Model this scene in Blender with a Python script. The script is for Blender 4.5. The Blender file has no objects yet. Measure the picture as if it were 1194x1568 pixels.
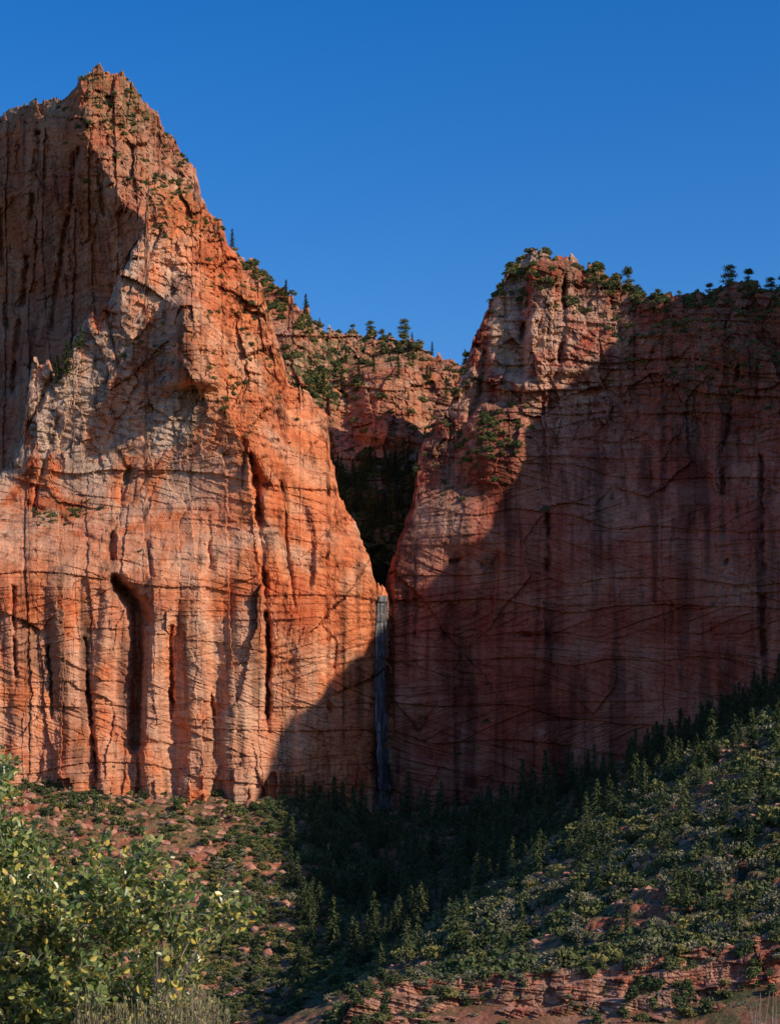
import bpy, math, numpy as np
from mathutils import Vector
rng=np.random.default_rng(11)
F=2800.; U0=597.; V0=1250.
SC=bpy.context.scene
# ---------------------------------------------------------------- noise
def h2(ix,iy,s):
    n=(ix.astype(np.int64)*374761393+iy.astype(np.int64)*668265263+int(s)*144269504)&0xffffffff
    n=((n^(n>>13))*1274126177)&0xffffffff
    n=((n^(n>>16))*2246822519)&0xffffffff
    n=n^(n>>15)
    return n/4294967296.0
def vn(x,y,s=0):
    ix=np.floor(x);iy=np.floor(y);fx=x-ix;fy=y-iy
    fx=fx*fx*(3-2*fx);fy=fy*fy*(3-2*fy)
    a=h2(ix,iy,s);b=h2(ix+1,iy,s);c=h2(ix,iy+1,s);d=h2(ix+1,iy+1,s)
    return (a*(1-fx)+b*fx)*(1-fy)+(c*(1-fx)+d*fx)*fy
def fbm(x,y,s=0,o=4,g=0.5):
    r=0;a=1;t=0
    for i in range(o):
        r=r+a*(vn(x,y,s+i*17)-0.5);t+=a;a*=g;x=x*2.03+7.1;y=y*2.03+3.3
    return r/t*2
def cell(x,y,s=0):
    ix=np.floor(x);iy=np.floor(y)
    d1=np.full(x.shape,9.);d2=np.full(x.shape,9.);H=np.zeros(x.shape);Pn=np.zeros(x.shape)
    for i in(-1,0,1):
        for j in(-1,0,1):
            cx=ix+i;cy=iy+j
            px=cx+0.1+0.8*h2(cx,cy,s);py=cy+0.1+0.8*h2(cx,cy,s+1)
            dx=x-px;dy=y-py;d=np.sqrt(dx*dx+dy*dy)
            hh=h2(cx,cy,s+2)-0.5
            pl=dx*(h2(cx,cy,s+3)-0.5)*2+dy*(h2(cx,cy,s+4)-0.5)*2
            m=d<d1
            d2=np.where(m,d1,np.minimum(d2,d))
            H=np.where(m,hh,H);Pn=np.where(m,pl,Pn);d1=np.where(m,d,d1)
    return H,Pn,d2-d1
def sst(t):
    t=np.clip(t,0,1);return t*t*(3-2*t)
def G(u,v,cu,cv,su,sv): return np.exp(-((u-cu)/su)**2-((v-cv)/sv)**2)
def polyd(u,v,pts):
    d=np.full(u.shape,1e9)
    for (a,b),(c,e) in zip(pts[:-1],pts[1:]):
        dx=c-a;dy=e-b;t=np.clip(((u-a)*dx+(v-b)*dy)/(dx*dx+dy*dy),0,1)
        d=np.minimum(d,np.hypot(u-a-t*dx,v-b-t*dy))
    return d
def I(x,tab):
    tab=np.array(tab,float);return np.interp(x,tab[:,0],tab[:,1])
def W(u,v,Y):
    return (u-U0)*Y/F, Y, (V0-v)*Y/F
# ---------------------------------------------------------------- mesh helpers
def mesh_from(name,co,faces_flat,nper,mats,matidx=None,attr=None,smooth=False,parent=None):
    me=bpy.data.meshes.new(name)
    co=np.asarray(co,np.float32);nf=len(faces_flat)//nper
    me.vertices.add(len(co));me.vertices.foreach_set("co",co.ravel())
    me.loops.add(nf*nper);me.loops.foreach_set("vertex_index",np.asarray(faces_flat,np.int32).ravel())
    me.polygons.add(nf);me.polygons.foreach_set("loop_start",np.arange(0,nf*nper,nper,dtype=np.int32))
    for m in mats: me.materials.append(m)
    if matidx is not None: me.polygons.foreach_set("material_index",np.asarray(matidx,np.int32))
    me.update(calc_edges=True)
    me.polygons.foreach_set("use_smooth",np.full(nf,smooth))
    if attr is not None:
        a=me.color_attributes.new("tint","FLOAT_COLOR","POINT")
        a.data.foreach_set("color",np.asarray(attr,np.float32).ravel())
    ob=bpy.data.objects.new(name,me);SC.collection.objects.link(ob)
    if parent: ob.parent=parent
    return ob
def grid(name,X,Y,Z,mat,attr=None,flip=False,smooth=False):
    r,c=X.shape
    idx=np.arange(r*c).reshape(r,c)
    a=idx[:-1,:-1];b=idx[:-1,1:];d=idx[1:,1:];e=idx[1:,:-1]
    f=np.stack([a,b,d,e] if not flip else [a,e,d,b],-1).reshape(-1)
    return mesh_from(name,np.stack([X,Y,Z],-1).reshape(-1,3),f,4,[mat],attr=attr,smooth=smooth)
# ---------------------------------------------------------------- node helpers
class NT:
    def __init__(s,name):
        s.m=bpy.data.materials.new(name);s.m.use_nodes=True;s.t=s.m.node_tree
        s.t.nodes.clear();s.out=s.n('ShaderNodeOutputMaterial')
        s.tc=s.n('ShaderNodeTexCoord')
    def n(s,k): return s.t.nodes.new(k)
    def l(s,a,b): s.t.links.new(a,b)
    def noise(s,scale,vec=(1,1,1),detail=3,rough=0.55,dist=0,rot=None):
        mp=s.n('ShaderNodeMapping');mp.inputs['Scale'].default_value=vec
        src=s.tc.outputs['Object']
        if rot:
            mr=s.n('ShaderNodeMapping');mr.inputs['Rotation'].default_value=rot;s.l(src,mr.inputs[0]);src=mr.outputs[0]
        s.l(src,mp.inputs[0])
        x=s.n('ShaderNodeTexNoise');x.inputs['Scale'].default_value=scale
        x.inputs['Detail'].default_value=detail;x.inputs['Roughness'].default_value=rough
        x.inputs['Distortion'].default_value=dist
        s.l(mp.outputs[0],x.inputs['Vector']);return x.outputs[0]
    def ramp(s,f,stops):
        r=s.n('ShaderNodeValToRGB');e=r.color_ramp.elements
        while len(e)<len(stops): e.new(0.5)
        for k,(p,c) in zip(e,stops):
            k.position=p;k.color=(c,c,c,1) if not hasattr(c,'__len__') else (*c,1)
        s.l(f,r.inputs[0]);return r.outputs[0]
    def mix(s,f,a,b,mode='MIX'):
        x=s.n('ShaderNodeMix');x.data_type='RGBA';x.blend_type=mode
        for sock,val in((x.inputs[0],f),(x.inputs[6],a),(x.inputs[7],b)):
            if isinstance(val,(int,float)): sock.default_value=val if sock==x.inputs[0] else (val,val,val,1)
            elif isinstance(val,tuple): sock.default_value=(*val,1)
            else: s.l(val,sock)
        return x.outputs[2]
    def math(s,op,a,b=None):
        x=s.n('ShaderNodeMath');x.operation=op
        for i,val in enumerate((a,b)):
            if val is None: continue
            if isinstance(val,(int,float)): x.inputs[i].default_value=val
            else: s.l(val,x.inputs[i])
        return x.outputs[0]
    def attr(s):
        a=s.n('ShaderNodeAttribute');a.attribute_name='tint'
        p=s.n('ShaderNodeSeparateColor');s.l(a.outputs['Color'],p.inputs[0]);return p.outputs
    def bsdf(s,col,rough=0.95,h=None,dist=1.0,strength=0.6,spec=0.12):
        b=s.n('ShaderNodeBsdfPrincipled');b.inputs['Roughness'].default_value=rough
        b.inputs['Specular IOR Level'].default_value=spec
        if isinstance(col,tuple): b.inputs['Base Color'].default_value=(*col,1)
        else: s.l(col,b.inputs['Base Color'])
        if h is not None:
            bp=s.n('ShaderNodeBump');bp.inputs['Distance'].default_value=dist;bp.inputs['Strength'].default_value=strength
            s.l(h,bp.inputs['Height']);s.l(bp.outputs[0],b.inputs['Normal'])
        s.l(b.outputs[0],s.out.inputs[0]);return b
def rock_mat(name,c1,c2,c3,grey,streak=0.45,k=1.0):
    t=NT(name);A=t.attr()
    big=t.noise(0.022*k,(1,1,1),4,0.65,0.5)
    col=t.ramp(big,[(0.36,c1),(0.5,c2),(0.64,c3)])
    pat=t.noise(0.045*k,(1,1,0.6),5,0.65,0.6)
    gm=t.math('MULTIPLY',t.ramp(pat,[(0.40,0.0),(0.54,1.0)]),A[0])
    col=t.mix(gm,col,grey)
    st=t.noise(1.0*k,(0.20,0.10,0.007),5,0.65,0.15)
    col=t.mix(1.0,col,t.ramp(st,[(0.32,(streak,streak*.95,streak)),(0.42,0.76),(0.52,1.0),(0.72,1.15)]),'MULTIPLY')
    la=t.noise(1.0*k,(0.006,0.006,0.45),5,0.8,0.12,(0,0.05,0))
    lb=t.noise(1.0*k,(0.010,0.006,0.55),4,0.8,0.2,(0,-0.38,0))
    lsel=t.ramp(t.noise(0.03*k,(0.6,1,1.8),2,0.5,0.8),[(0.50,0.0),(0.53,1.0)])
    ll=t.mix(lsel,la,lb)
    col=t.mix(0.95,col,t.ramp(ll,[(0.36,(0.50,.44,.44)),(0.43,(0.88,.84,.82)),(0.52,1.0),(0.60,(1.04,1.02,1.0)),(0.68,(1.10,1.18,1.2))]),'MULTIPLY')
    fi=t.noise(0.35*k,(1,1,1.6),5,0.7)
    col=t.mix(0.7,col,t.ramp(fi,[(0.3,0.6),(0.5,0.97),(0.72,1.2)]),'MULTIPLY')
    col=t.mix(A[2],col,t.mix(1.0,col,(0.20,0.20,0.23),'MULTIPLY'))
    vm=t.math('MULTIPLY',t.ramp(t.noise(0.2*k,(1,1,1),4,0.7),[(0.43,0.0),(0.52,1.0)]),A[1])
    col=t.mix(vm,col,t.ramp(fi,[(0.35,(0.04,0.045,0.018)),(0.65,(0.15,0.14,0.06))]))
    t.bsdf(col,0.92,t.noise(0.6*k,(0.6,0.6,1.8),4,0.7),1.3/k,0.6)
    return t.m
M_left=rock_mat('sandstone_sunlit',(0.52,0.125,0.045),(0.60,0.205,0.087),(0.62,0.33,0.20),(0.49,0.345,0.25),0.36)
M_back=rock_mat('sandstone_back',(0.38,0.11,0.056),(0.46,0.16,0.08),(0.48,0.24,0.145),(0.40,0.27,0.19),0.4)
M_mid=rock_mat('sandstone_mid',(0.48,0.13,0.065),(0.56,0.20,0.10),(0.54,0.29,0.19),(0.46,0.32,0.22))
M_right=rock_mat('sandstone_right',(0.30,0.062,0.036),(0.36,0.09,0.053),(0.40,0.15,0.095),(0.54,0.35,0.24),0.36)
M_ledge=rock_mat('sandstone_ledge',(0.36,0.10,0.055),(0.42,0.15,0.085),(0.46,0.24,0.16),(0.46,0.32,0.23),0.5,3.5)

# ---------------------------------------------------------------- cliff builder
SP=1.5
def rock_relief(x,z,s,big=1.,med=1.,small=1.,strat=1.,flute=0.):
    wx=x+5*fbm(x/25,z/25,s+50);wz=z+5*fbm(x/22,z/22,s+51)
    H,P,E=cell(wx/38,wz/60,s);d=big*(2.5*H+8*P)
    H,P,E=cell(wx/13,wz/20,s+10);d=d+med*(3.0*H+4.5*P+0.3*np.exp(-(E/0.06)**2))
    H,P,E=cell(wx/5.6,wz/4.6,s+20);d=d+small*(1.6*H+1.7*P)
    H,P,E=cell(wx/2.4,wz/1.6,s+30);d=d+small*(0.7*H+0.5*P)
    zz=z+5*fbm(x/90,z/90,s+60,2)+0.05*x
    zp=zz+8*fbm(x/50,z/30,s+64,2);k0=np.floor(zp/15.)
    tilt=(h2(k0,k0*0+9,s+66)-0.5)*0.9
    d=d+strat*1.6*(h2(k0,k0*0+3,s+67)-0.5)+strat*1.0*(zp/15.-k0-0.5)
    zt=zz+tilt*x
    for per,am in((4.6,0.9),(1.9,0.55)):
        zq=zt+per*0.6*fbm(x/40,z/12,s+63,2);k=np.floor(zq/per);fr=zq/per-k
        lat=sst(fbm(x/22,k*3.7,s+72,2)*2+0.7)
        d=d+strat*am*lat*((h2(k,k*0+3,s+70)-0.5)+0.9*(fr-0.5))
    d=d+1.3*fbm(x/9,z/9,s+80,4,0.6)*small
    fx=x+2.2*fbm(x/14,z/60,s+95,3)
    H,P,E=cell(fx/15,z/190+0.3*fbm(x/20,z/50,s+96),s+90)
    brk=sst(fbm(x/12,z/35,s+98,3)*3+0.2)
    d=d+flute*(5.0*H+6.0*P+2.2*np.minimum(flute,1)*brk*np.exp(-(E/0.03)**2))
    H,P,E=cell(fx/5,z/50,s+97);d=d+flute*(0.9*H+1.1*P)
    return d
def cracks(u,v,lst,s,wob=1.0):
    uu=u+3*wob*fbm(u/12,v/24,s);vv=v+3*wob*fbm(u/18,v/18,s+1);d=0
    md=0.25+0.75*sst(fbm(u/25,v/30,s+2,3)*3+0.7)
    for pts,w,dep in lst:
        d=d+dep*(md if w<6 else 1)*np.exp(-(polyd(uu,vv,pts)/w)**2)
    return d
def cliff(name,u0,u1,top,vb,depth,tint,mat,jag=1.,round_=6.,sp=SP,seed=1,backn=10,drop=1.2,bs=1.0):
    us=np.arange(u0,u1+sp,sp);x1=us*0.357
    tv=I(us,top)
    Hc,_,_=cell(us/22,us*0,seed+300);Hd,_,_=cell(us/9,us*0,seed+310)
    tv=tv+jag*(11*Hc+8*Hd+5*fbm(us/7,us*0,seed+320,3,0.6))
    rows=int((vb-tv.min())/sp)
    t=np.linspace(0,1,rows)[:,None]
    U=np.repeat(us[None,:],rows,0);V=vb+(tv[None,:]-vb)*t
    D=depth(U,V)+round_*np.exp(-(V-tv[None,:])/7.)
    A=tint(U,V)
    X,Y,Z=W(U,V,D)
    X=X+0.9*bs*fbm(U/8,V/5,seed+7,3)
    Xb=[];Yb=[];Zb=[]
    for k in range(1,backn):
        Yk=Y[-1]+bs*4*k**1.6;Zk=Z[-1]-bs*drop*k**1.7+bs*2.5*fbm(us/10,us*0+k,seed+9)
        Xb.append(X[-1]);Yb.append(Yk);Zb.append(Zk)
    Xf=np.vstack([X,np.array(Xb)]);Yf=np.vstack([Y,np.array(Yb)]);Zf=np.vstack([Z,np.array(Zb)])
    Ab=np.repeat(A[-1:],backn-1,0);Af=np.concatenate([A,Ab],0)
    ob=grid(name,Xf,Yf,Zf,mat,attr=Af.reshape(-1,4))
    return dict(ob=ob,X=X,Y=Y,Z=Z,U=U,V=V,A=A,TV=np.repeat(tv[None,:],rows,0))
def mk(U,r,g,b): return np.stack([np.clip(r+0*U,0,1),np.clip(g+0*U,0,1),np.clip(b+0*U,0,1),np.ones(U.shape)],-1)

# ---- left buttress
TB=[(-90,800),(0,735),(15,722),(30,680),(38,640),(45,590),(52,555),(75,548),(85,570),(95,560),(110,530),(140,482),(155,478),(175,440),(195,400),(210,375),(222,340),(228,284),(240,277),(262,282),(280,290),(300,302),(320,330),(340,347),(346,372),(365,400),(380,425),(400,440),(410,480),(425,520),(437,560),(441,585),(470,597),(500,632),(506,695),(520,755),(545,803),(562,845),(575,885),(590,912),(610,925),(640,940)]
CB=[([(200,720),(182,770),(170,840),(178,900)],5,10),([(178,890),(205,925),(213,1000),(208,1140)],9,16),([(262,960),(262,1100)],3.5,8),
([(383,690),(395,760),(405,900),(412,1010),(410,1120)],4.5,13),([(130,980),(140,1100),(150,1200)],3,8),
([(325,1050),(330,1160)],3,7),([(75,990),(80,1100)],2.5,5),([(90,640),(65,720),(50,790)],3,5),([(40,770),(90,790),(150,830)],3.5,5),
([(20,900),(25,1050)],3,6),([(225,830),(232,880)],3,5),([(320,790),(322,870)],3,4),([(85,650),(130,680)],2.5,4),
([(505,1080),(500,1200)],3,4),([(597,900),(596,960),(594,1260)],5,7),([(20,700),(80,580)],3.5,7),([(165,480),(180,560)],3,5),
([(380,700),(402,742)],9,10),([(190,905),(225,950)],12,10),([(432,740),(440,850),(452,930)],3,5)]
def dB(u,v):
    x=(u-U0)*.357;z=(V0-v)*.357
    b=952+I(u,[(-90,-6),(0,0),(430,30),(500,46),(600,92),(640,110)])
    b=b+0.04*np.minimum(z,132)+0.42*np.maximum(z-132,0)
    w=sst((900-v)/160);ur=I(v,[(280,240),(450,300),(600,335),(750,400),(880,430)])
    b=b+w*.357*(0.75*np.maximum(u-ur,0)+0.40*np.maximum(ur-u,0))
    up=sst((760-v)/140);fl=sst((v-700)/150)
    rf=sst((u-330)/60)*sst((v-560)/100)
    b=b+rock_relief(x,z,100,0.7+0.3*up,0.20+0.95*up-0.3*rf*up,0.30+0.92*up-0.35*rf*up,0.85,flute=0.1+fl*0.5)
    b=b-30*np.clip((u-252)/30,0,1)*np.clip((352-u)/60,0,1)*sst((600-v)/18)*sst((v-448)/22)
    b=b-14*np.clip((u-375)/6,0,1)*np.clip((430-u)/50,0,1)*np.exp(-((v-700)/28)**2)
    b=b-12*np.clip((u-175)/10,0,1)*np.clip((262-u)/70,0,1)*np.exp(-((v-440)/60)**2)
    for cu,am,wd in((30,5,22),(105,6,20),(165,5,16),(240,10,20),(300,7,24),(372,8,26),(470,5,24),(535,6,20)):
        cc=cu+8*np.sin(v/70+cu);b=b-am*sst((v-820)/160)*np.exp(-((u-cc)/wd)**4)
    ar=np.hypot((u-455)/32,(v-850)/95);b=b+7*sst((1-ar)/0.3)*sst((930-v)/60)
    ft=sst((v-1130)/80);H,P,_=cell(u/17,v/120,140);b=b-ft*(7*H+3)
    return b+cracks(u,v,CB,150)
def tB(u,v):
    n=fbm(u/60,v/60,160,4);n2=fbm(u/22,v/200,161,3)
    g=0.95*sst((350-u+0.15*(v-500))/110)*sst((900-v)/200)*sst((v-330)/60)+0.45*sst((v-830)/120)*sst((450-u)/80)
    veg=0.8*sst((400-v)/90)+0.4*G(u,v,400,520,60,90)+0.7*G(u,v,90,785,50,14)+0.5*G(u,v,300,620,70,60)
    dk=0.5*np.exp(-((u-583)/13)**4)*sst((v-915)/25)+0.25*sst((u-545)/30)*sst((v-950)/80)+0.55*sst(n2*3-0.35)*sst((v-760)/150)+0.8*G(u,v,278,525,26,62)*sst(fbm(u/14,v/14,163)*3+.8)  # last term paints the nose's overhang shadow into the colour
    return mk(u,g+0.2*n,veg*0.5,dk)
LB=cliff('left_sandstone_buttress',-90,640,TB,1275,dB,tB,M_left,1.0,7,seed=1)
# ---- back peak
TA=[(-120,185),(0,176),(20,166),(50,158),(90,155),(108,138),(122,124),(135,112),(152,104),(175,109),(188,114),(200,130),(215,152),(238,172),(252,200),(268,210),(280,240),(295,250),(305,290),(322,330),(345,400),(400,520)]
def dA(u,v):
    x=(u-U0)*.43;z=(V0-v)*.43
    uc=I(v,[(110,122),(170,132),(200,130),(300,182),(330,215),(450,300),(700,240)])
    b=1150+0.35*(z-250)
    b=b+.43*(1.3*np.maximum(uc-u,0)+0.75*np.maximum(u-uc,0))
    r=sst((u-uc+30)/50)
    b=b+rock_relief(x,z,200,0.6,0.6+0.7*r,0.8+0.6*r,0.5+0.4*r,flute=0.9)
    b=b+cracks(u,v,[([(60,200),(40,420),(20,600)],5,12),([(120,230),(90,420),(80,500)],4,9),([(150,250),(160,330)],4,8),([(0,300),(10,500)],4,9)],210)
    return b
def tA(u,v):
    veg=0.8*sst((230-v)/70)*sst((u-0)/50)+0.5*G(u,v,215,230,60,90)
    return mk(u,0.35+0.3*fbm(u/40,v/40,220)+0.9*G(u,v,20,165,90,12),veg*0.6,0.35*sst((160-u)/60)*sst((v-200)/60)+0.25*sst(fbm(u/18,v/200,222,3)*3)*sst((v-260)/60))  # left-face darkening puts its shade into the colour, added to varnish streaks
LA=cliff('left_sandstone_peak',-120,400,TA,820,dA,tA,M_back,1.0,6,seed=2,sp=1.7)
# ---- middle ridge
TC=[(300,360),(340,372),(365,392),(385,402),(410,425),(430,442),(450,462),(470,470),(490,500),(520,510),(560,508),(600,518),(640,532),(680,547),(700,556),(715,552),(760,560),(800,600)]
def dC(u,v):
    x=(u-U0)*.43;z=(V0-v)*.43
    b=1085+1.15*np.maximum(z-205,0)+0.5*np.maximum(z-100,0)*0.5
    b=b+rock_relief(x,z,300,1.0,1.4,1.3,1.8)
    b=b-24*np.exp(-((u-595-(v-600)*.1)/48)**4)*sst((v-545)/30)*sst((700-v)/40)-14*G(u,v,480,520,40,30)-18*G(u,v,440,560,45,80)
    b=b-10*G(u,v,590,525,50,12)
    return b
def tC(u,v):
    return mk(u,0.3+0.3*fbm(u/40,v/40,320),0.3+1.2*G(u,v,485,585,45,45)+0.7*G(u,v,570,530,100,22)+1.0*sst((v-700)/30),0.5*sst((v-710)/30))  # lower gully darkened in the tint, standing in for its shade
LC=cliff('middle_ridge',300,800,TC,930,dC,tC,M_mid,1.2,6,seed=3,sp=1.8)
# ---- right wall
TD=[(555,930),(585,908),(598,860),(612,822),(625,790),(632,770),(636,740),(640,700),(650,667),(665,650),(680,640),(690,610),(705,578),(715,552),(725,520),(735,500),(742,482),(755,450),(768,428),(780,415),(798,400),(812,384),(838,382),(846,394),(852,386),(872,392),(882,402),(896,416),(902,404),(918,408),(926,424),(945,428),(970,438),(990,454),(1040,452),(1060,446),(1090,444),(1110,438),(1140,436),(1170,442),(1194,446),(1300,425),(1560,400)]
CD=[([(838,790),(836,870)],4,8),([(760,860),(738,930),(722,1010),(705,1100)],12,5),([(690,930),(680,975)],6,5),
([(780,972),(840,976)],3,5),([(1130,560),(1105,700),(1110,860)],3.5,6),([(1165,700),(1170,1000)],4,6),
([(860,420),(865,500),(850,580)],4,9),([(810,430),(800,520)],4,9),([(745,520),(735,600),(700,680)],5,9),([(690,860),(720,850),(738,866)],3,5)]
def dD(u,v):
    x=(u-U0)*.357;z=(V0-v)*.357
    b=1042+I(u,[(555,40),(590,14),(604,0),(700,-8),(950,-26),(1194,-78),(1560,-180)])
    b=b+0.03*np.minimum(z,150)+0.40*np.maximum(z-150,0)
    b=b+.357*0.25*np.maximum(I(v,[(380,790),(550,740),(700,680),(850,650),(950,560)])-u,0)
    rough=sst((760-v+0.15*(900-u))/160)
    b=b+rock_relief(x,z,400,0.45+0.8*rough,0.12+1.1*rough,0.3+0.9*rough,1.0+0.4*rough,flute=0.1+0.4*sst((u-1000)/120)+0.25*rough)
    b=b-18*np.exp(-(np.hypot(u-765,(v-690)*.8)/52)**3)-10*G(u,v,710,800,50,40)-16*np.clip((u-800)/14,0,1)*np.clip((960-u)/110,0,1)*sst((v-395)/15)*sst((590-v)/30)-8*G(u,v,1090,520,50,60)-14*G(u,v,800,590,50,18)
    b=b+9*G(u,v,720,1040,40,120)-5*G(u,v,660,1000,25,150)
    return b+cracks(u,v,CD,450)
def tD(u,v):
    veg=0.8*sst((460-v)/30)+0.5*sst((720-v)/120)*sst((u-900)/60)+0.6*G(u,v,740,690,80,70)+0.5*G(u,v,1120,540,80,80)
    gr=0.12+0.4*fbm(u/70,v/40,460)+0.8*sst((690-v)/120)*sst((1000-u)/120)+0.5*sst((880-v)/80)*sst((740-u)/60)  # pale patina weighted to the upper left, putting its sunlight into the colour
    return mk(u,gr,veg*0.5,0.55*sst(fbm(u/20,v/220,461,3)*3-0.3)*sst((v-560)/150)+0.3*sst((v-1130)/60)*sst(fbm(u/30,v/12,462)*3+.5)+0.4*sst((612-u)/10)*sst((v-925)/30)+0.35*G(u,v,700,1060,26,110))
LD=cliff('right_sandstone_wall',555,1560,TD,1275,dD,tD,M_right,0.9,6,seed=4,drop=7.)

# ---- layered red rock ledge, near right
TL=[(505,1600),(528,1535),(545,1508),(600,1503),(680,1500),(750,1492),(820,1488),(900,1476),(980,1470),(1050,1455),(1130,1444),(1194,1426),(1360,1398)]
def dL(u,v):
    x=(u-U0)*.097;z=(1560-v)*.097
    tl=I(u,TL);h=(v-tl)+7*fbm(u/60,v*0,971,3)
    b=268+I(u,[(500,3),(900,0),(1360,-6)])+3*fbm(u/90,v*0,970,3)
    b=b+2.6*sst((26-h)/5)+3.0*sst((60-h)/6)+2.6*sst((92-h)/6)+0.02*(1600-v)
    return b+rock_relief(x*4,z*4,970,0.5,0.8,0.8,2.0)/4.
def tL(u,v):
    tl=I(u,TL);h=(v-tl)+7*fbm(u/60,v*0,971,3)
    undercut_shade=np.exp(-((h-30)/3.5)**2)+np.exp(-((h-65)/4)**2)+np.exp(-((h-97)/4)**2)  # dark lines below each step lip, undercut shadow painted in
    return mk(u,0.35+0.5*fbm(u/40,v/20,972),0.5*sst(fbm(u/30,v/14,973,3)*3-.2)+0.4*np.exp(-h/6.),0.45*undercut_shade)
LL=cliff('red_rock_ledge',505,1360,TL,1650,dL,tL,M_ledge,0.6,1.2,seed=6,backn=9,bs=0.22,sp=1.4)

# ---- waterfall / wet streak where the two walls meet
vv_=np.arange(912,1262,3.0)[:,None];ww=I(vv_,[(912,5),(930,8),(1000,8),(1262,10)])
ss=np.linspace(-1,1,17)[None,:];cu_=585+3*np.sin(vv_/60)+0*ss
Uw=cu_+ss*ww*(1+0.35*fbm(vv_/12+0*ss,vv_*0+ss*0,901));Vw=vv_+0*ss
Yw=np.minimum(dB(Uw,Vw),dD(Uw,Vw))
Yw=np.array([np.minimum.reduce([Yw[max(0,i-1)],Yw[i],Yw[min(len(Yw)-1,i+1)]]) for i in range(len(Yw))])-0.7
t=NT('wet_rock_and_water')
c=t.ramp(t.noise(1.0,(1.2,0.6,0.012),5,0.7),[(0.38,(0.022,0.02,0.022)),(0.52,(0.07,0.066,0.07)),(0.66,(0.26,0.265,0.28))])
t.bsdf(c,0.5,t.noise(1.0,(1.5,1,0.05),3),0.3,0.5,0.3)
Xw,_,Zw=W(Uw,Vw,Yw);grid('waterfall',Xw,Yw,Zw,t.m,flip=True)

# ---- canyon wall continuing out of frame on the right (this is what throws the big shadow)
sil=[(60,5),(150,50),(220,95),(286,128),(350,146),(450,160),(521,174),(559,189),(658,233),(721,268),(750,308),(835,333),(862,350),(872,366),(884,393),(905,405),(945,418),(965,424),(1000,440),(1060,475),(1150,510),(1500,560)]
ys=np.arange(60,1500,4.);hs=I(ys,sil)+5*fbm(ys/14,ys*0,500,4,0.6)
tt=np.linspace(0,1,60)[:,None]
Zc=-60+(hs[None,:]+60)*tt;Yc=np.repeat(ys[None,:],60,0)
Xc=350-50*(1-tt)+rock_relief(Yc,Zc,510,0.8,1,1,1)*(1-tt**6)
bx=[];bz=[]
for k in range(1,14):
    bx.append(Xc[-1]+6*k**1.5);bz.append(Zc[-1]-3*k**1.5+3*fbm(ys/20,ys*0+k,520))
Xc=np.vstack([Xc,bx]);Zc=np.vstack([Zc,bz]);Yc=np.vstack([Yc,np.repeat(ys[None,:],13,0)])
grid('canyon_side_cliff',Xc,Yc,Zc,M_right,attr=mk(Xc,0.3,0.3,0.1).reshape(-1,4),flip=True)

# ---------------------------------------------------------------- terrain
cp=[(0,1195,950),(200,1222,955),(430,1228,965),(520,1250,985),(600,1262,1010),(750,1252,990),(900,1215,960),(1050,1150,930),(1194,1060,900),(-400,1150,930),(1600,960,850),
(0,1400,820),(200,1415,820),(400,1395,840),(500,1370,860),(0,1560,715),(250,1545,735),(400,1510,750),(500,1480,750),(570,1430,800),(600,1340,900),(-400,1400,780),
(480,1570,640),(350,1650,560),(100,1680,560),(-300,1640,560),
(560,1505,520),(640,1462,560),(750,1392,600),(850,1305,640),(960,1222,665),(1060,1168,670),(1194,1110,660),(1450,1000,640),
(700,1400,750),(850,1335,800),(1000,1275,800),(1194,1200,780),
(600,1525,420),(800,1440,430),(1000,1345,450),(1194,1245,450),(1500,1150,420),
(620,1520,315),(750,1503,310),(900,1480,310),(1050,1456,310),(1194,1426,310),(1500,1350,310),
(620,1530,284),(750,1515,282),(900,1500,282),(1050,1478,280),(1194,1450,278),(1500,1380,275),
(560,1640,262),(700,1650,258),(900,1640,255),(1050,1635,252),(1194,1620,248),(1500,1560,245),
(470,1640,330),(420,1700,260),(450,1650,400)]
pts=[];
for u,v,Y in cp: pts.append(((u-U0)*Y/F,Y,(V0-v)*Y/F))
for X in(-60,0,60): pts+= [(X,0,-1.8-abs(X)*.03),(X,50,-15),(X,110,-30),(X,170,-38)]
for X in(-2500,-800,0,800,2500): pts+=[(X,1500,60),(X,3500,80),(X,-400,0)]
for X in(-700,700): pts+=[(X,100,0),(X,600,10)]
pts=np.array(pts,float);pc=pts[:,:2];N=len(pts)
K=np.linalg.norm(pc[:,None]-pc[None],axis=-1)
Am=np.zeros((N+3,N+3));Am[:N,:N]=K;Am[:N,N]=1;Am[:N,N+1:]=pc;Am[N,:N]=1;Am[N+1:,:N]=pc.T
wts=np.linalg.solve(Am,np.concatenate([pts[:,2],[0,0,0]]))
def Hh(X,Y,detail=True):
    X=np.asarray(X,float);Y=np.asarray(Y,float)
    z=wts[N]+wts[N+1]*X+wts[N+2]*Y
    for i in range(N): z=z+wts[i]*np.sqrt((X-pc[i,0])**2+(Y-pc[i,1])**2+4.)
    if not detail: return z
    far=sst((Y-300)/80)
    z=z+5.0*fbm(X/45,Y/45,600,3)*sst((Y-100)/150)*(0.15+0.85*far)+2.0*fbm(X/9,Y/9,601,4,0.6)*sst((Y-60)/100)*(0.25+0.75*far)
    tm2=sst((fbm(X/26,Y/26,630)-0.05)*4)*sst((Y-300)/60)
    q=(z+2*fbm(X/20,Y/20,631))/3.2;k=np.floor(q);f=q-k
    z=z+tm2*(3.2*(k+sst((f-0.55)/0.3))-3.2*q)*0.9
    return z
ud=np.arange(-80,1290,2.5);side=np.geomspace(12,9000,40)
ud=np.concatenate([-80-side[::-1],ud,1290+side])
yr=np.concatenate([np.array([-300,-150,-60,-20]),np.geomspace(2,225,60),np.arange(226,335,0.9),np.arange(336,1060,1.3),np.geomspace(1065,6000,40)])
UU,YY=np.meshgrid(ud,yr)
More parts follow.
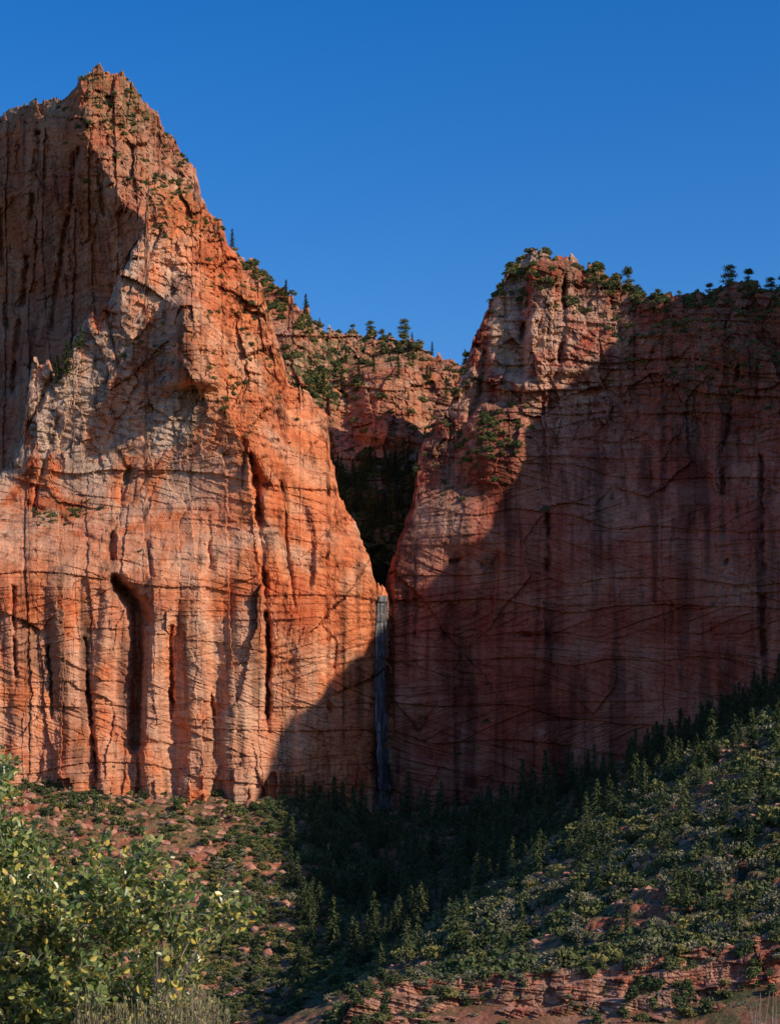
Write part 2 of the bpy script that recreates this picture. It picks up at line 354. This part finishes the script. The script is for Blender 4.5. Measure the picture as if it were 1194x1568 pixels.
XX=(UU-U0)/F*np.maximum(np.abs(YY),60)
ZZ=Hh(XX,YY)
gz=np.gradient(ZZ,axis=0)/np.gradient(YY,axis=0)
steep=sst((np.abs(gz)-0.5)/0.5)
gr=0.65+1.0*fbm(XX/25,YY/25,640,4)
gr=gr+0.9*sst((UU-400)/80)*sst((YY-650)/80)+0.35*sst((UU-560)/60)*sst((YY-340)/60)+0.25*sst((450-UU)/50)
att=mk(XX,steep,gr,0.0)
t=NT('hillside_soil');A=t.attr()
soil=t.ramp(t.noise(0.06,(1,1,1),6,0.7,0.4),[(0.3,(0.24,0.085,0.048)),(0.5,(0.32,0.135,0.08)),(0.7,(0.42,0.25,0.17))])
gcol=t.ramp(t.noise(0.25,(1,1,1),5,0.7),[(0.3,(0.03,0.04,0.015)),(0.5,(0.08,0.085,0.035)),(0.7,(0.20,0.18,0.08))])
gm=t.math('MULTIPLY',t.ramp(t.noise(0.12,(1,1,1),5,0.75),[(0.40,0.0),(0.52,1.0)]),A[1])
col=t.mix(gm,soil,gcol)
rk=t.ramp(t.noise(1.0,(0.06,0.06,1.3),5,0.75),[(0.3,(0.15,0.042,0.026)),(0.5,(0.34,0.105,0.06)),(0.7,(0.46,0.22,0.145))])
col=t.mix(A[0],col,rk)
fn=t.noise(1.1,(1,1,1),5,0.7)
col=t.mix(0.9,col,t.ramp(fn,[(0.3,0.45),(0.5,1.0),(0.7,1.3)]),'MULTIPLY')
t.bsdf(col,0.95,fn,0.8,0.7);M_soil=t.m
grid('ground',XX,YY,ZZ,M_soil,attr=att.reshape(-1,4))

# ---------------------------------------------------------------- foliage materials
def leaf_mat(name,stops,trans=0.0,rough=0.75,spec=0.2):
    t=NT(name)
    oi=t.n('ShaderNodeObjectInfo');geo=t.n('ShaderNodeNewGeometry')
    r=t.math('ADD',t.math('MULTIPLY',oi.outputs['Random'],0.6 if trans<.3 else 0.0),t.math('MULTIPLY',geo.outputs['Random Per Island'],0.4 if trans<.3 else 1.0))
    col=t.ramp(r,stops)
    d=t.n('ShaderNodeBsdfPrincipled');d.inputs['Roughness'].default_value=rough;d.inputs['Specular IOR Level'].default_value=spec
    t.l(col,d.inputs['Base Color'])
    if trans>0:
        tr=t.n('ShaderNodeBsdfTranslucent');mx=t.n('ShaderNodeMixShader');mx.inputs[0].default_value=trans
        t.l(col,tr.inputs[0]);t.l(d.outputs[0],mx.inputs[1]);t.l(tr.outputs[0],mx.inputs[2])
        t.l(mx.outputs[0],t.out.inputs[0])
    else: t.l(d.outputs[0],t.out.inputs[0])
    return t.m
M_con=leaf_mat('conifer_needles',[(0.0,(0.045,0.068,0.025)),(0.5,(0.075,0.10,0.037)),(1.0,(0.14,0.155,0.06))])
M_shr=leaf_mat('shrub_leaves',[(0.0,(0.05,0.07,0.025)),(0.35,(0.10,0.12,0.04)),(0.7,(0.17,0.17,0.055)),(1.0,(0.34,0.26,0.07))])
M_gry=leaf_mat('sage_leaves',[(0.0,(0.10,0.10,0.055)),(0.5,(0.18,0.17,0.10)),(1.0,(0.32,0.28,0.18))])
M_leaf=leaf_mat('oak_leaves',[(0.0,(0.06,0.11,0.025)),(0.45,(0.15,0.22,0.05)),(0.70,(0.32,0.36,0.13)),(0.88,(0.54,0.50,0.12)),(1.0,(0.70,0.46,0.07))],0.35,0.32,0.6)
t=NT('bark');t.bsdf(t.ramp(t.noise(6,(1,1,0.3),3),[(0.3,(0.08,0.06,0.045)),(0.7,(0.24,0.2,0.16))]),0.95);M_bark=t.m
t=NT('pale_bark');t.bsdf(t.ramp(t.noise(12,(1,1,0.3),3),[(0.3,(0.14,0.11,0.085)),(0.7,(0.32,0.28,0.23))]),0.95);M_pale=t.m
t=NT('boulder_rock');t.bsdf(t.mix(1.0,t.ramp(t.noise(0.8,(1,1,1),3),[(0.3,(0.36,0.13,0.08)),(0.7,(0.52,0.30,0.21))]),t.ramp(t.noise(4,(1,1,1),4),[(0.3,0.6),(0.7,1.2)]),'MULTIPLY'),0.95);M_bld=t.m

class MB:
    def __init__(s): s.v=[];s.f=[];s.m=[]
    def quads(s,c,a,b,m):
        n=len(c);base=sum(len(x) for x in s.v)
        vv=np.stack([c-a-b,c+a-b,c+a+b,c-a+b],1).reshape(-1,3)
        s.v.append(vv);s.f.append((base+np.arange(n*4)).reshape(n,4));s.m.append(np.full(n,m))
    def leaves(s,c,a,b,m):
        n=len(c);base=sum(len(x) for x in s.v)
        nr=np.cross(a,b);nr=nr/(np.linalg.norm(nr,axis=1)[:,None]+1e-9)*np.linalg.norm(b,axis=1)[:,None]*.45
        vv=np.stack([c-a,c+a,c+b+a*.35+nr,c+b*.9-a*.5+nr,c-b+a*.35+nr,c-b*.9-a*.5+nr],1).reshape(-1,3)
        s.v.append(vv);k=base+np.arange(n)[:,None]*6
        s.f.append(k+np.array([[0,1,2,3]]));s.f.append(k+np.array([[0,5,4,1]]));s.m.append(np.full(2*n,m))
    def tube(s,P,R,m,k=5):
        P=np.asarray(P,float);n=len(P);base=sum(len(x) for x in s.v)
        T=np.gradient(P,axis=0);T/=np.linalg.norm(T,axis=1)[:,None]+1e-9
        ref=np.array([0.3,0.9,0.1]);A_=np.cross(T,ref);A_/=np.linalg.norm(A_,axis=1)[:,None]+1e-9;B_=np.cross(T,A_)
        an=np.arange(k)/k*2*np.pi
        vv=P[:,None]+np.asarray(R)[:,None,None]*(np.cos(an)[None,:,None]*A_[:,None]+np.sin(an)[None,:,None]*B_[:,None])
        s.v.append(vv.reshape(-1,3));i=np.arange(n-1)[:,None]*k;j=np.arange(k)[None];j2=(j+1)%k
        f=np.stack([i+j,i+j2,i+k+j2,i+k+j],-1).reshape(-1,4)+base
        s.f.append(f);s.m.append(np.full(len(f),m))
    def obj(s,name,mats,parent=None,smooth=False):
        return mesh_from(name,np.vstack(s.v),np.vstack(s.f).ravel(),4,mats,matidx=np.concatenate(s.m),smooth=smooth,parent=parent)
def runit(n):
    a=rng.normal(size=(n,3));return a/np.linalg.norm(a,axis=1)[:,None]
def conifer(name,parent=None,wd=0.17,lev=26):
    b=MB();b.tube([(0,0,-.05),(0.004,0,.5),(0,0,1)],[.016,.010,.002],1)
    for i in range(lev):
        z=0.10+0.88*(i/lev)**0.95;L0=wd*(1-z)**0.75*(0.5+0.5*min(1,(z)/0.2))+0.012
        nb=rng.integers(6,10)
        for k in range(nb):
            an=rng.uniform(0,2*np.pi);L=L0*rng.uniform(0.5,1.35)
            if rng.random()<0.12: continue
            q=max(3,int(8*L/wd)+2);t_=np.linspace(0.15,1,q)
            c=np.stack([np.cos(an)*L*t_,np.sin(an)*L*t_,z-0.35*L*t_**1.3+rng.normal(0,.006,q)],-1)+rng.normal(0,.006,(q,3))
            d=np.array([np.cos(an),np.sin(an),-0.3]);sd=np.array([-np.sin(an),np.cos(an),0])
            a=(d+0.5*runit(q))*0.020;bb=(sd+0.6*runit(q))*0.012*(1.3-t_[:,None])
            b.quads(c,a,bb,0)
    return b.obj(name,[M_con,M_bark],parent)
def pine(name,parent=None):
    b=MB();b.tube([(0,0,-.08),(0.02,0,.4),(-0.02,0.01,.75),(0,0,.92)],[.024,.02,.012,.004],1)
    for i in range(17):
        z=rng.uniform(0.25,0.95);an=rng.uniform(0,6.28);L=rng.uniform(.12,.42)*(1.15-z*0.6)
        e=np.array([np.cos(an)*L,np.sin(an)*L,z+0.06]);b.tube([(0,0,z-.03),e*[.5,.5,1]-[0,0,.03],e],[.007,.005,.002],1,4)
        for cc in (e,e*[.7,.7,1],e*[.4,.4,1]):
            n=36;c=cc+rng.normal(0,1,(n,3))*[.06,.06,.03];b.quads(c,runit(n)*.02,runit(n)*.013,0)
    n=80;b.quads(np.array([0,0,.95])+rng.normal(0,1,(n,3))*[.07,.07,.035],runit(n)*.02,runit(n)*.014,0)
    return b.obj(name,[M_con,M_bark],parent)
def shrub(name,mat,parent=None,n=22,per=22,sz=0.1,flat=0.8):
    b=MB()
    for i in range(5):
        an=rng.uniform(0,6.28);b.tube([(0,0,-.2),(np.cos(an)*.2,np.sin(an)*.2,.3),(np.cos(an)*.45,np.sin(an)*.45,.6*flat+.2)],[.04,.03,.01],1,4)
    for i in range(n):
        d=runit(1)[0];d[2]=abs(d[2]);r=rng.uniform(.35,.95);c0=d*r*[1,1,flat]+[0,0,.12]
        s_=rng.uniform(.12,.2)
        c=c0+rng.normal(0,s_,(per,3))*[1,1,.7]
        b.quads(c,runit(per)*sz*rng.uniform(.6,1.3,(per,1)),runit(per)*sz*.7,0)
    return b.obj(name,[mat,M_bark],parent)
dirs=[tuple(x) for x in runit(60)]
def boulder(name,parent=None,s=0):
    import bmesh
    bm=bmesh.new();bmesh.ops.create_icosphere(bm,subdivisions=3,radius=1)
    for v in bm.verts:
        c=v.co
        for k in range(9):
            d=Vector(dirs[(s*9+k)%len(dirs)]);lim=0.55+0.06*(k%4)
            dd=c.dot(d)
            if dd>lim: c-=d*(dd-lim)*0.9
        v.co=Vector((c.x*1.1,c.y,c.z*0.7))
    me=bpy.data.meshes.new(name);bm.to_mesh(me);bm.free();me.materials.append(M_bld)
    ob=bpy.data.objects.new(name,me);SC.collection.objects.link(ob);ob.parent=parent;return ob
def scatter(name,P,S,childfn):
    n=len(P);an=rng.uniform(0,6.28,n);k=np.arange(3)*2*np.pi/3
    R=0.8774*np.asarray(S)
    a=an[:,None]+k[None]
    vv=np.stack([P[:,0,None]+R[:,None]*np.cos(a),P[:,1,None]+R[:,None]*np.sin(a),np.repeat(P[:,2,None],3,1)],-1).reshape(-1,3)
    ob=mesh_from(name,vv,np.arange(3*n),3,[])
    ob.instance_type='FACES';ob.use_instance_faces_scale=True;ob.instance_faces_scale=1.0
    ob.show_instancer_for_render=False;ob.show_instancer_for_viewport=False
    childfn(ob);return ob
def tpts(n,u0,u1,y0,y1,dens=None,sink=0.1):
    U=rng.uniform(u0,u1,n);Y=np.sqrt(rng.uniform(y0**2,y1**2,n));X=(U-U0)*Y/F
    if dens is not None:
        k=rng.random(n)<dens(U,Y,X);U,Y,X=U[k],Y[k],X[k]
    return np.stack([X,Y,Hh(X,Y)-sink],-1)
def split3(base,P,S,fns):
    idx=rng.integers(0,len(fns),len(P))
    for i,fn in enumerate(fns):
        k=idx==i
        if k.sum(): scatter(base,P[k],S[k],fn)
clump=lambda s:(lambda U,Y,X:0.25+0.9*sst(fbm(X/22,Y/22,s)*2.5+0.4))
hcl=lambda s:(lambda U,Y,X:(0.15+1.0*sst(fbm(X/13,Y/18,s)*3+0.3)))
shA=lambda o:shrub('shrub_a',M_shr,o)
shB=lambda o:shrub('shrub_b',M_shr,o,18,26,.12,1.15)
shC=lambda o:shrub('shrub_c',M_gry,o)
shD=lambda o:shrub('shrub_d',M_gry,o,24,30,.07,.75)
shE=lambda o:shrub('shrub_e',M_con,o,20,26,.11,1.3)
# talus on the left
P=tpts(10500,-80,540,690,985,clump(700));S=0.8+rng.uniform(0,1,len(P))**2.4*2.9
split3('hillside_shrubs',P,S,[shA,shB,shC,shE,shA])
P=tpts(2600,-80,450,690,985,clump(720));S=rng.uniform(.35,1.0,len(P))**2.5*3.6+.25
split3('talus_boulders',P,S,[lambda o:boulder('boulder_a',o,0),lambda o:boulder('boulder_b',o,2)])
# valley forest
P=tpts(2100,425,1194,690,1005,lambda U,Y,X:0.85*sst((U-415)/90)*(0.35+sst(fbm(X/30,Y/30,733)*2+.6)));S=5+rng.uniform(0,1,len(P))**1.5*17
split3('valley_conifers',P,S,[lambda o:conifer('conifer_a',o,.2),lambda o:conifer('conifer_b',o,.25,22)])
P=tpts(2000,400,1260,640,1010,clump(735));S=rng.uniform(1.0,3.2,len(P))
split3('valley_shrubs',P,S,[shA,shE])
# right hillside
P=tpts(7000,500,1290,281,700,hcl(740));S=(0.5+rng.uniform(0,1,len(P))**2.5*2.9)*(0.7+P[:,1]/900)
split3('hill_shrubs',P,S,[shA,shC,shB,shE,shD])
P=tpts(2600,500,1290,281,690,clump(760));S=rng.uniform(.3,.95,len(P))**2.8*2.4+.1
split3('hill_boulders',P,S,[lambda o:boulder('boulder_a',o,1),lambda o:boulder('boulder_b',o,3)])
P=tpts(240,600,1290,325,700,lambda U,Y,X:0.3+0.7*sst((Y-420)/150));S=3.0+rng.uniform(0,1,len(P))**2.2*13
split3('hill_conifers',P,S,[lambda o:conifer('conifer_a',o,.26),lambda o:conifer('conifer_b',o,.32,20)])
# cliff vegetation
def cliff_pts(L,n,dens,rim=0.,led0=.25,dz=.5):
    U,V=L['U'],L['V']
    gy=np.gradient(L['Y'],axis=0);gzz=np.gradient(L['Z'],axis=0)+1e-6
    led=sst((gy/gzz-led0)/1.2)
    w=dens(U,V)*(0.03+led)*sst(fbm(U/30,V/20,801)*3+0.6)+rim*(dens(U,V)>0.02)*np.exp(-(V-L['TV'])/9.)*sst(fbm(U/18,V*0,803)*3+.7)
    w=w.ravel();w=np.clip(w,0,None);w/=w.sum()
    i=rng.choice(len(w),n,p=w)
    return np.stack([L['X'].ravel()[i],L['Y'].ravel()[i],L['Z'].ravel()[i]-dz],-1)
PP=[];SS=[]
for L,n,fn,s0,s1,rim in(
 (LA,220,lambda u,v:1.0*sst((330-v)/60)*sst((u-90)/50)+0.5*sst((230-v)/40),0.8,2.6,.15),
 (LB,280,lambda u,v:sst((380-v)/60)+0.3*G(u,v,380,500,80,130)+1.2*G(u,v,90,785,60,12)+0.2*G(u,v,200,560,100,70)+1.4*G(u,v,110,500,30,50)+0.2*G(u,v,300,620,60,40)+0.003,0.8,2.2,.02),
 (LC,1700,lambda u,v:0.22+2.4*G(u,v,485,585,42,42)+1.5*sst((v-695)/30)+0.8*sst((545-v)/30),1.2,4.0,1.2),
 (LD,850,lambda u,v:(u<1280)*(0.7*sst((490-v)/60)+0.8*G(u,v,740,680,60,60)+0.25*sst((660-v)/120)*sst((u-880)/60)+0.08*G(u,v,700,1150,100,60)+0.003),0.8,3.2,.9)):
    p=cliff_pts(L,n,fn,rim);PP.append(p);SS.append(s0+(s1-s0)*rng.uniform(0,1,n)**2)
P=np.vstack(PP);S=np.concatenate(SS)
split3('cliff_shrubs',P,S,[shA,shE,shB])
P=cliff_pts(LL,420,lambda u,v:(v<1600)*1.0,1.5,.3,.1);S=.3+rng.uniform(0,1,420)**2*1.2
split3('ledge_shrubs',P,S,[shA,shC,shE])
p=cliff_pts(LC,330,lambda u,v:sst((v-690)/40)*(u>480)*(u<690)+0.04*(v<640));scatter('gully_conifers',p,rng.uniform(7,19,330),lambda o:conifer('conifer_a',o,.2))

# individual trees
con_me=[conifer('conifer_tree',None,.2,30),conifer('conifer_tree',None,.24,28)]
m0=[o.data for o in con_me]
for o in con_me: bpy.data.objects.remove(o)
def place(name,me,loc,h,rot=None):
    o=bpy.data.objects.new(name,me);SC.collection.objects.link(o);o.location=loc;o.scale=(h,h,h)
    o.rotation_euler=(0,0,rng.uniform(0,6.28));return o
def ground_hit(u,v,y0,y1):
    Y=np.arange(y0,y1,1.);X=(u-U0)*Y/F;z=Hh(X,Y);vv=V0-z*F/Y
    k=np.argmin(np.abs(vv-v));return X[k],Y[k],z[k]
for i,(u,v,hp,y0,y1) in enumerate([(510,1465,96,600,860),(572,1458,96,600,860),(447,1305,58,800,960),(1090,1168,88,600,800),(1066,1180,60,600,800),(970,1205,72,600,700),(1022,1190,68,600,700),(1125,1150,60,600,700),(1190,1140,76,600,700),(932,1235,66,600,720),
 (915,1372,70,330,560),(960,1428,64,320,500),(885,1392,58,330,500),(583,1500,60,480,640),(1170,1240,80,450,600),(1145,1300,66,380,560),(715,1440,54,500,620),(800,1215,84,820,980),(835,1235,90,800,980),(625,1250,80,850,1000),(1150,1150,70,600,800),(1125,1432,84,300,360),(1050,1400,70,310,420),(1100,1330,64,380,520),(1010,1300,60,420,600)]):
    X,Y,z=ground_hit(u,v,y0,y1);place('conifer_tree',m0[i%2],(X,Y,z-.3),hp*Y/F)
pm=[pine('pine_tree'),pine('pine_tree')];m1=[o.data for o in pm]
for o in pm: bpy.data.objects.remove(o)
def col_top(L,u):
    j=np.argmin(np.abs(L['U'][-1]-u));return L['X'][-1,j],L['Y'][-1,j],L['Z'][-1,j]
for i,(L,u,hp) in enumerate([(LD,962,34),(LD,975,20),(LD,1007,20),(LD,1040,18),(LD,1086,22),(LD,1116,38),(LD,1145,30),(LD,1180,30),(LD,713,26),(LC,567,24),(LC,585,20),(LC,619,32),(LC,540,16),(LC,470,14),(LD,1200,30)]):
    X,Y,z=col_top(L,u);place('pine_tree',m1[i%2],(X,Y+1,z-3.),hp*Y/F)
for (u,v,hp,L) in((105,575,60,LB),(88,590,50,LB),(125,535,40,LB),(495,600,36,LC),(610,580,40,LC),(655,590,34,LC)):
    k=np.argmin((L['U']-u)**2+(L['V']-v)**2);place('conifer_tree',m0[1],(L['X'].flat[k],L['Y'].flat[k]-1,L['Z'].flat[k]-1),hp*L['Y'].flat[k]/F)

# ---------------------------------------------------------------- foreground oak shrub
def bez(a,b,c,n=8):
    t_=np.linspace(0,1,n)[:,None];return (1-t_)**2*a+2*t_*(1-t_)*b+t_**2*c
b=MB();base=np.array([-2.15,10.2,Hh(-2.15,10.2)-.1])
topb=[(-90,1220),(0,1268),(45,1285),(100,1335),(150,1310),(200,1365),(245,1410),(300,1445)]
key=[(240,1285),(232,1302),(222,1320),(165,1300),(185,1340),(290,1375),(330,1380),(365,1378),(388,1388),(345,1372),(300,1455),(285,1440),(245,1380),(210,1370),(20,1270),(45,1285),(150,1335),(270,1350),(255,1400),(262,1330),(5,1165),(-5,1180),(15,1180),(300,1400),(320,1430),(0,1255),(70,1305),(-20,1200)]
anch=key+key
while len(anch)<560:
    u=rng.uniform(-90,300);v=rng.uniform(1230,1650)
    if v>I(u,topb)+10 and rng.random()<sst((330-u)/200)*0.85+0.25*(v>1480)+0.05: anch.append((u,v))
hubs=[np.array(W(u,v,Y)) for u,v,Y in((-20,1560,10.3),(70,1600,10),(150,1580,9.8),(180,1640,10.4),(20,1450,10.6),(110,1460,10.2),(240,1560,9.9),(-30,1330,10.4))]
for h_ in hubs: b.tube(bez(base,(base+h_)/2+rng.normal(0,.15,3),h_,10),np.linspace(.03,.010,10),1,6)
for i_,(u,v) in enumerate(anch):
    a=np.array(W(u,v,rng.uniform(9.3,11.2)))
    if i_>=len(key) and i_<2*len(key): a=np.array(W(u,v,0.5*(9.3+11.2)))+rng.normal(0,.03,3)
    hs_=[h_ for h_ in hubs if h_[2]<a[2]+.05] or hubs
    h_=min(hs_,key=lambda q:np.linalg.norm((q-a)*[1,.5,1]))
    mid=(h_+a)/2+rng.normal(0,.05,3)+[-.02,0,.04]
    b.tube(bez(h_,mid,a,7),np.linspace(.0045,.0016,7),1,5)
    for k in range(6 if i_>=2*len(key) else 9):
        st_=a-(a-h_)*rng.uniform(0,.3);d=runit(1)[0]*[1,1,.8]+[.1,0,.3];L=rng.uniform(.04,.12);e=st_+d*L
        b.tube([st_,(st_+e)/2+[0,0,.01],e],[.0025,.002,.0012],1,4)
        n=rng.integers(5,9);t_=rng.uniform(.1,1.05,(n,1));c=st_+(e-st_)*t_+rng.normal(0,.02,(n,3))
        ax=runit(n)+d*.5;ax/=np.linalg.norm(ax,axis=1)[:,None];sd=np.cross(ax,runit(n));sd/=np.linalg.norm(sd,axis=1)[:,None]
        sz=rng.uniform(.015,.028,(n,1));b.leaves(c+ax*sz,ax*sz,sd*sz*.55,0)
b.obj('oak_shrub',[M_leaf,M_pale])
# rabbitbrush at bottom of frame
b=MB();bc=np.array([-1.15,9.6,Hh(-1.15,9.6)])
b.tube([bc,bc+[0,0,.5]],[.05,.03],1)
for i in range(420):
    u=rng.uniform(110,352);vt=1530+ (u-120)*.1+rng.uniform(-20,40)-25*np.exp(-((u-290)/40)**2)
    e=np.array(W(u,vt,rng.uniform(9.2,10.2)));s0=bc+(e-bc)*.4+rng.normal(0,.05,3);s0[0]=bc[0]+(e[0]-bc[0])*.6
    p_=bez(s0,(s0+e)/2+rng.normal(0,.03,3),e,6);b.tube(p_,np.linspace(.003,.0012,6),1,4)
    n=40;t_=rng.uniform(.6,1,(n,1));c=s0+(e-s0)*t_+rng.normal(0,.007,(n,3));ax=runit(n)*.6+[0,0,1];sd=np.cross(ax,runit(n));sd/=np.linalg.norm(sd,axis=1)[:,None]
    b.leaves(c,ax*.011,sd*.005,0)
M_rab=leaf_mat('rabbitbrush_leaves',[(0.0,(0.10,0.12,0.05)),(0.6,(0.26,0.24,0.10)),(1.0,(0.45,0.37,0.17))],0.3)
b.obj('rabbitbrush',[M_rab,M_pale])
# bare twigs lower right
b=MB();bc=np.array([2.75,12.5,Hh(2.75,12.5)])
for i in range(26):
    u=rng.uniform(1125,1215);v=1512+abs(u-1180)*.5+rng.uniform(0,50)
    e=np.array(W(u,v,rng.uniform(12,13)));mid=bc+(e-bc)*.75+rng.normal(0,.12,3)*[1,1,.3];pth=bez(bc,mid,e,10)
    b.tube(pth,np.linspace(.02,.002,10),0,5)
    for k in range(7):
        s0=pth[rng.integers(5,9)];d=runit(1)[0];d[2]=abs(d[2]);ee=s0+d*rng.uniform(.06,.16);b.tube([s0,(s0+ee)/2+rng.normal(0,.01,3),ee],[.003,.002,.001],0,4)
b.obj('bare_shrub',[M_pale])

# ---------------------------------------------------------------- light, sky, camera
s=Vector((0.757,-0.436,0.485)).normalized()
sd=bpy.data.lights.new('sun','SUN');sd.energy=5.0;sd.angle=math.radians(.5);sd.color=(1.0,.84,.66)
so=bpy.data.objects.new('sun',sd);SC.collection.objects.link(so);so.rotation_euler=s.to_track_quat('Z','Y').to_euler();so.location=(300,-200,600)
w=bpy.data.worlds.new('World');SC.world=w;w.use_nodes=True;nt=w.node_tree
bg=nt.nodes['Background'];sk=nt.nodes.new('ShaderNodeTexSky');sk.sky_type='NISHITA';sk.sun_disc=False
sk.sun_elevation=math.asin(s.z);sk.sun_rotation=math.atan2(s.x,s.y);sk.altitude=800;sk.air_density=1.15;sk.dust_density=0.9;sk.ozone_density=3.2
hs_=nt.nodes.new('ShaderNodeHueSaturation');hs_.inputs['Saturation'].default_value=1.42;hs_.inputs['Hue'].default_value=0.513
nt.links.new(sk.outputs[0],hs_.inputs['Color']);nt.links.new(hs_.outputs[0],bg.inputs['Color']);bg.inputs['Strength'].default_value=0.15
cam=bpy.data.cameras.new('camera');co=bpy.data.objects.new('camera',cam);SC.collection.objects.link(co)
co.location=(0,0,0);co.rotation_euler=(math.radians(90),0,0)
cam.sensor_fit='VERTICAL';cam.sensor_height=36;cam.sensor_width=36;cam.lens=36*F/1568;cam.shift_y=(V0-784)/1568
cam.clip_start=0.1;cam.clip_end=20000
cam.dof.use_dof=True;cam.dof.focus_distance=900;cam.dof.aperture_fstop=22
SC.camera=co
SC.view_settings.view_transform='Standard';SC.view_settings.look='None';SC.view_settings.exposure=0
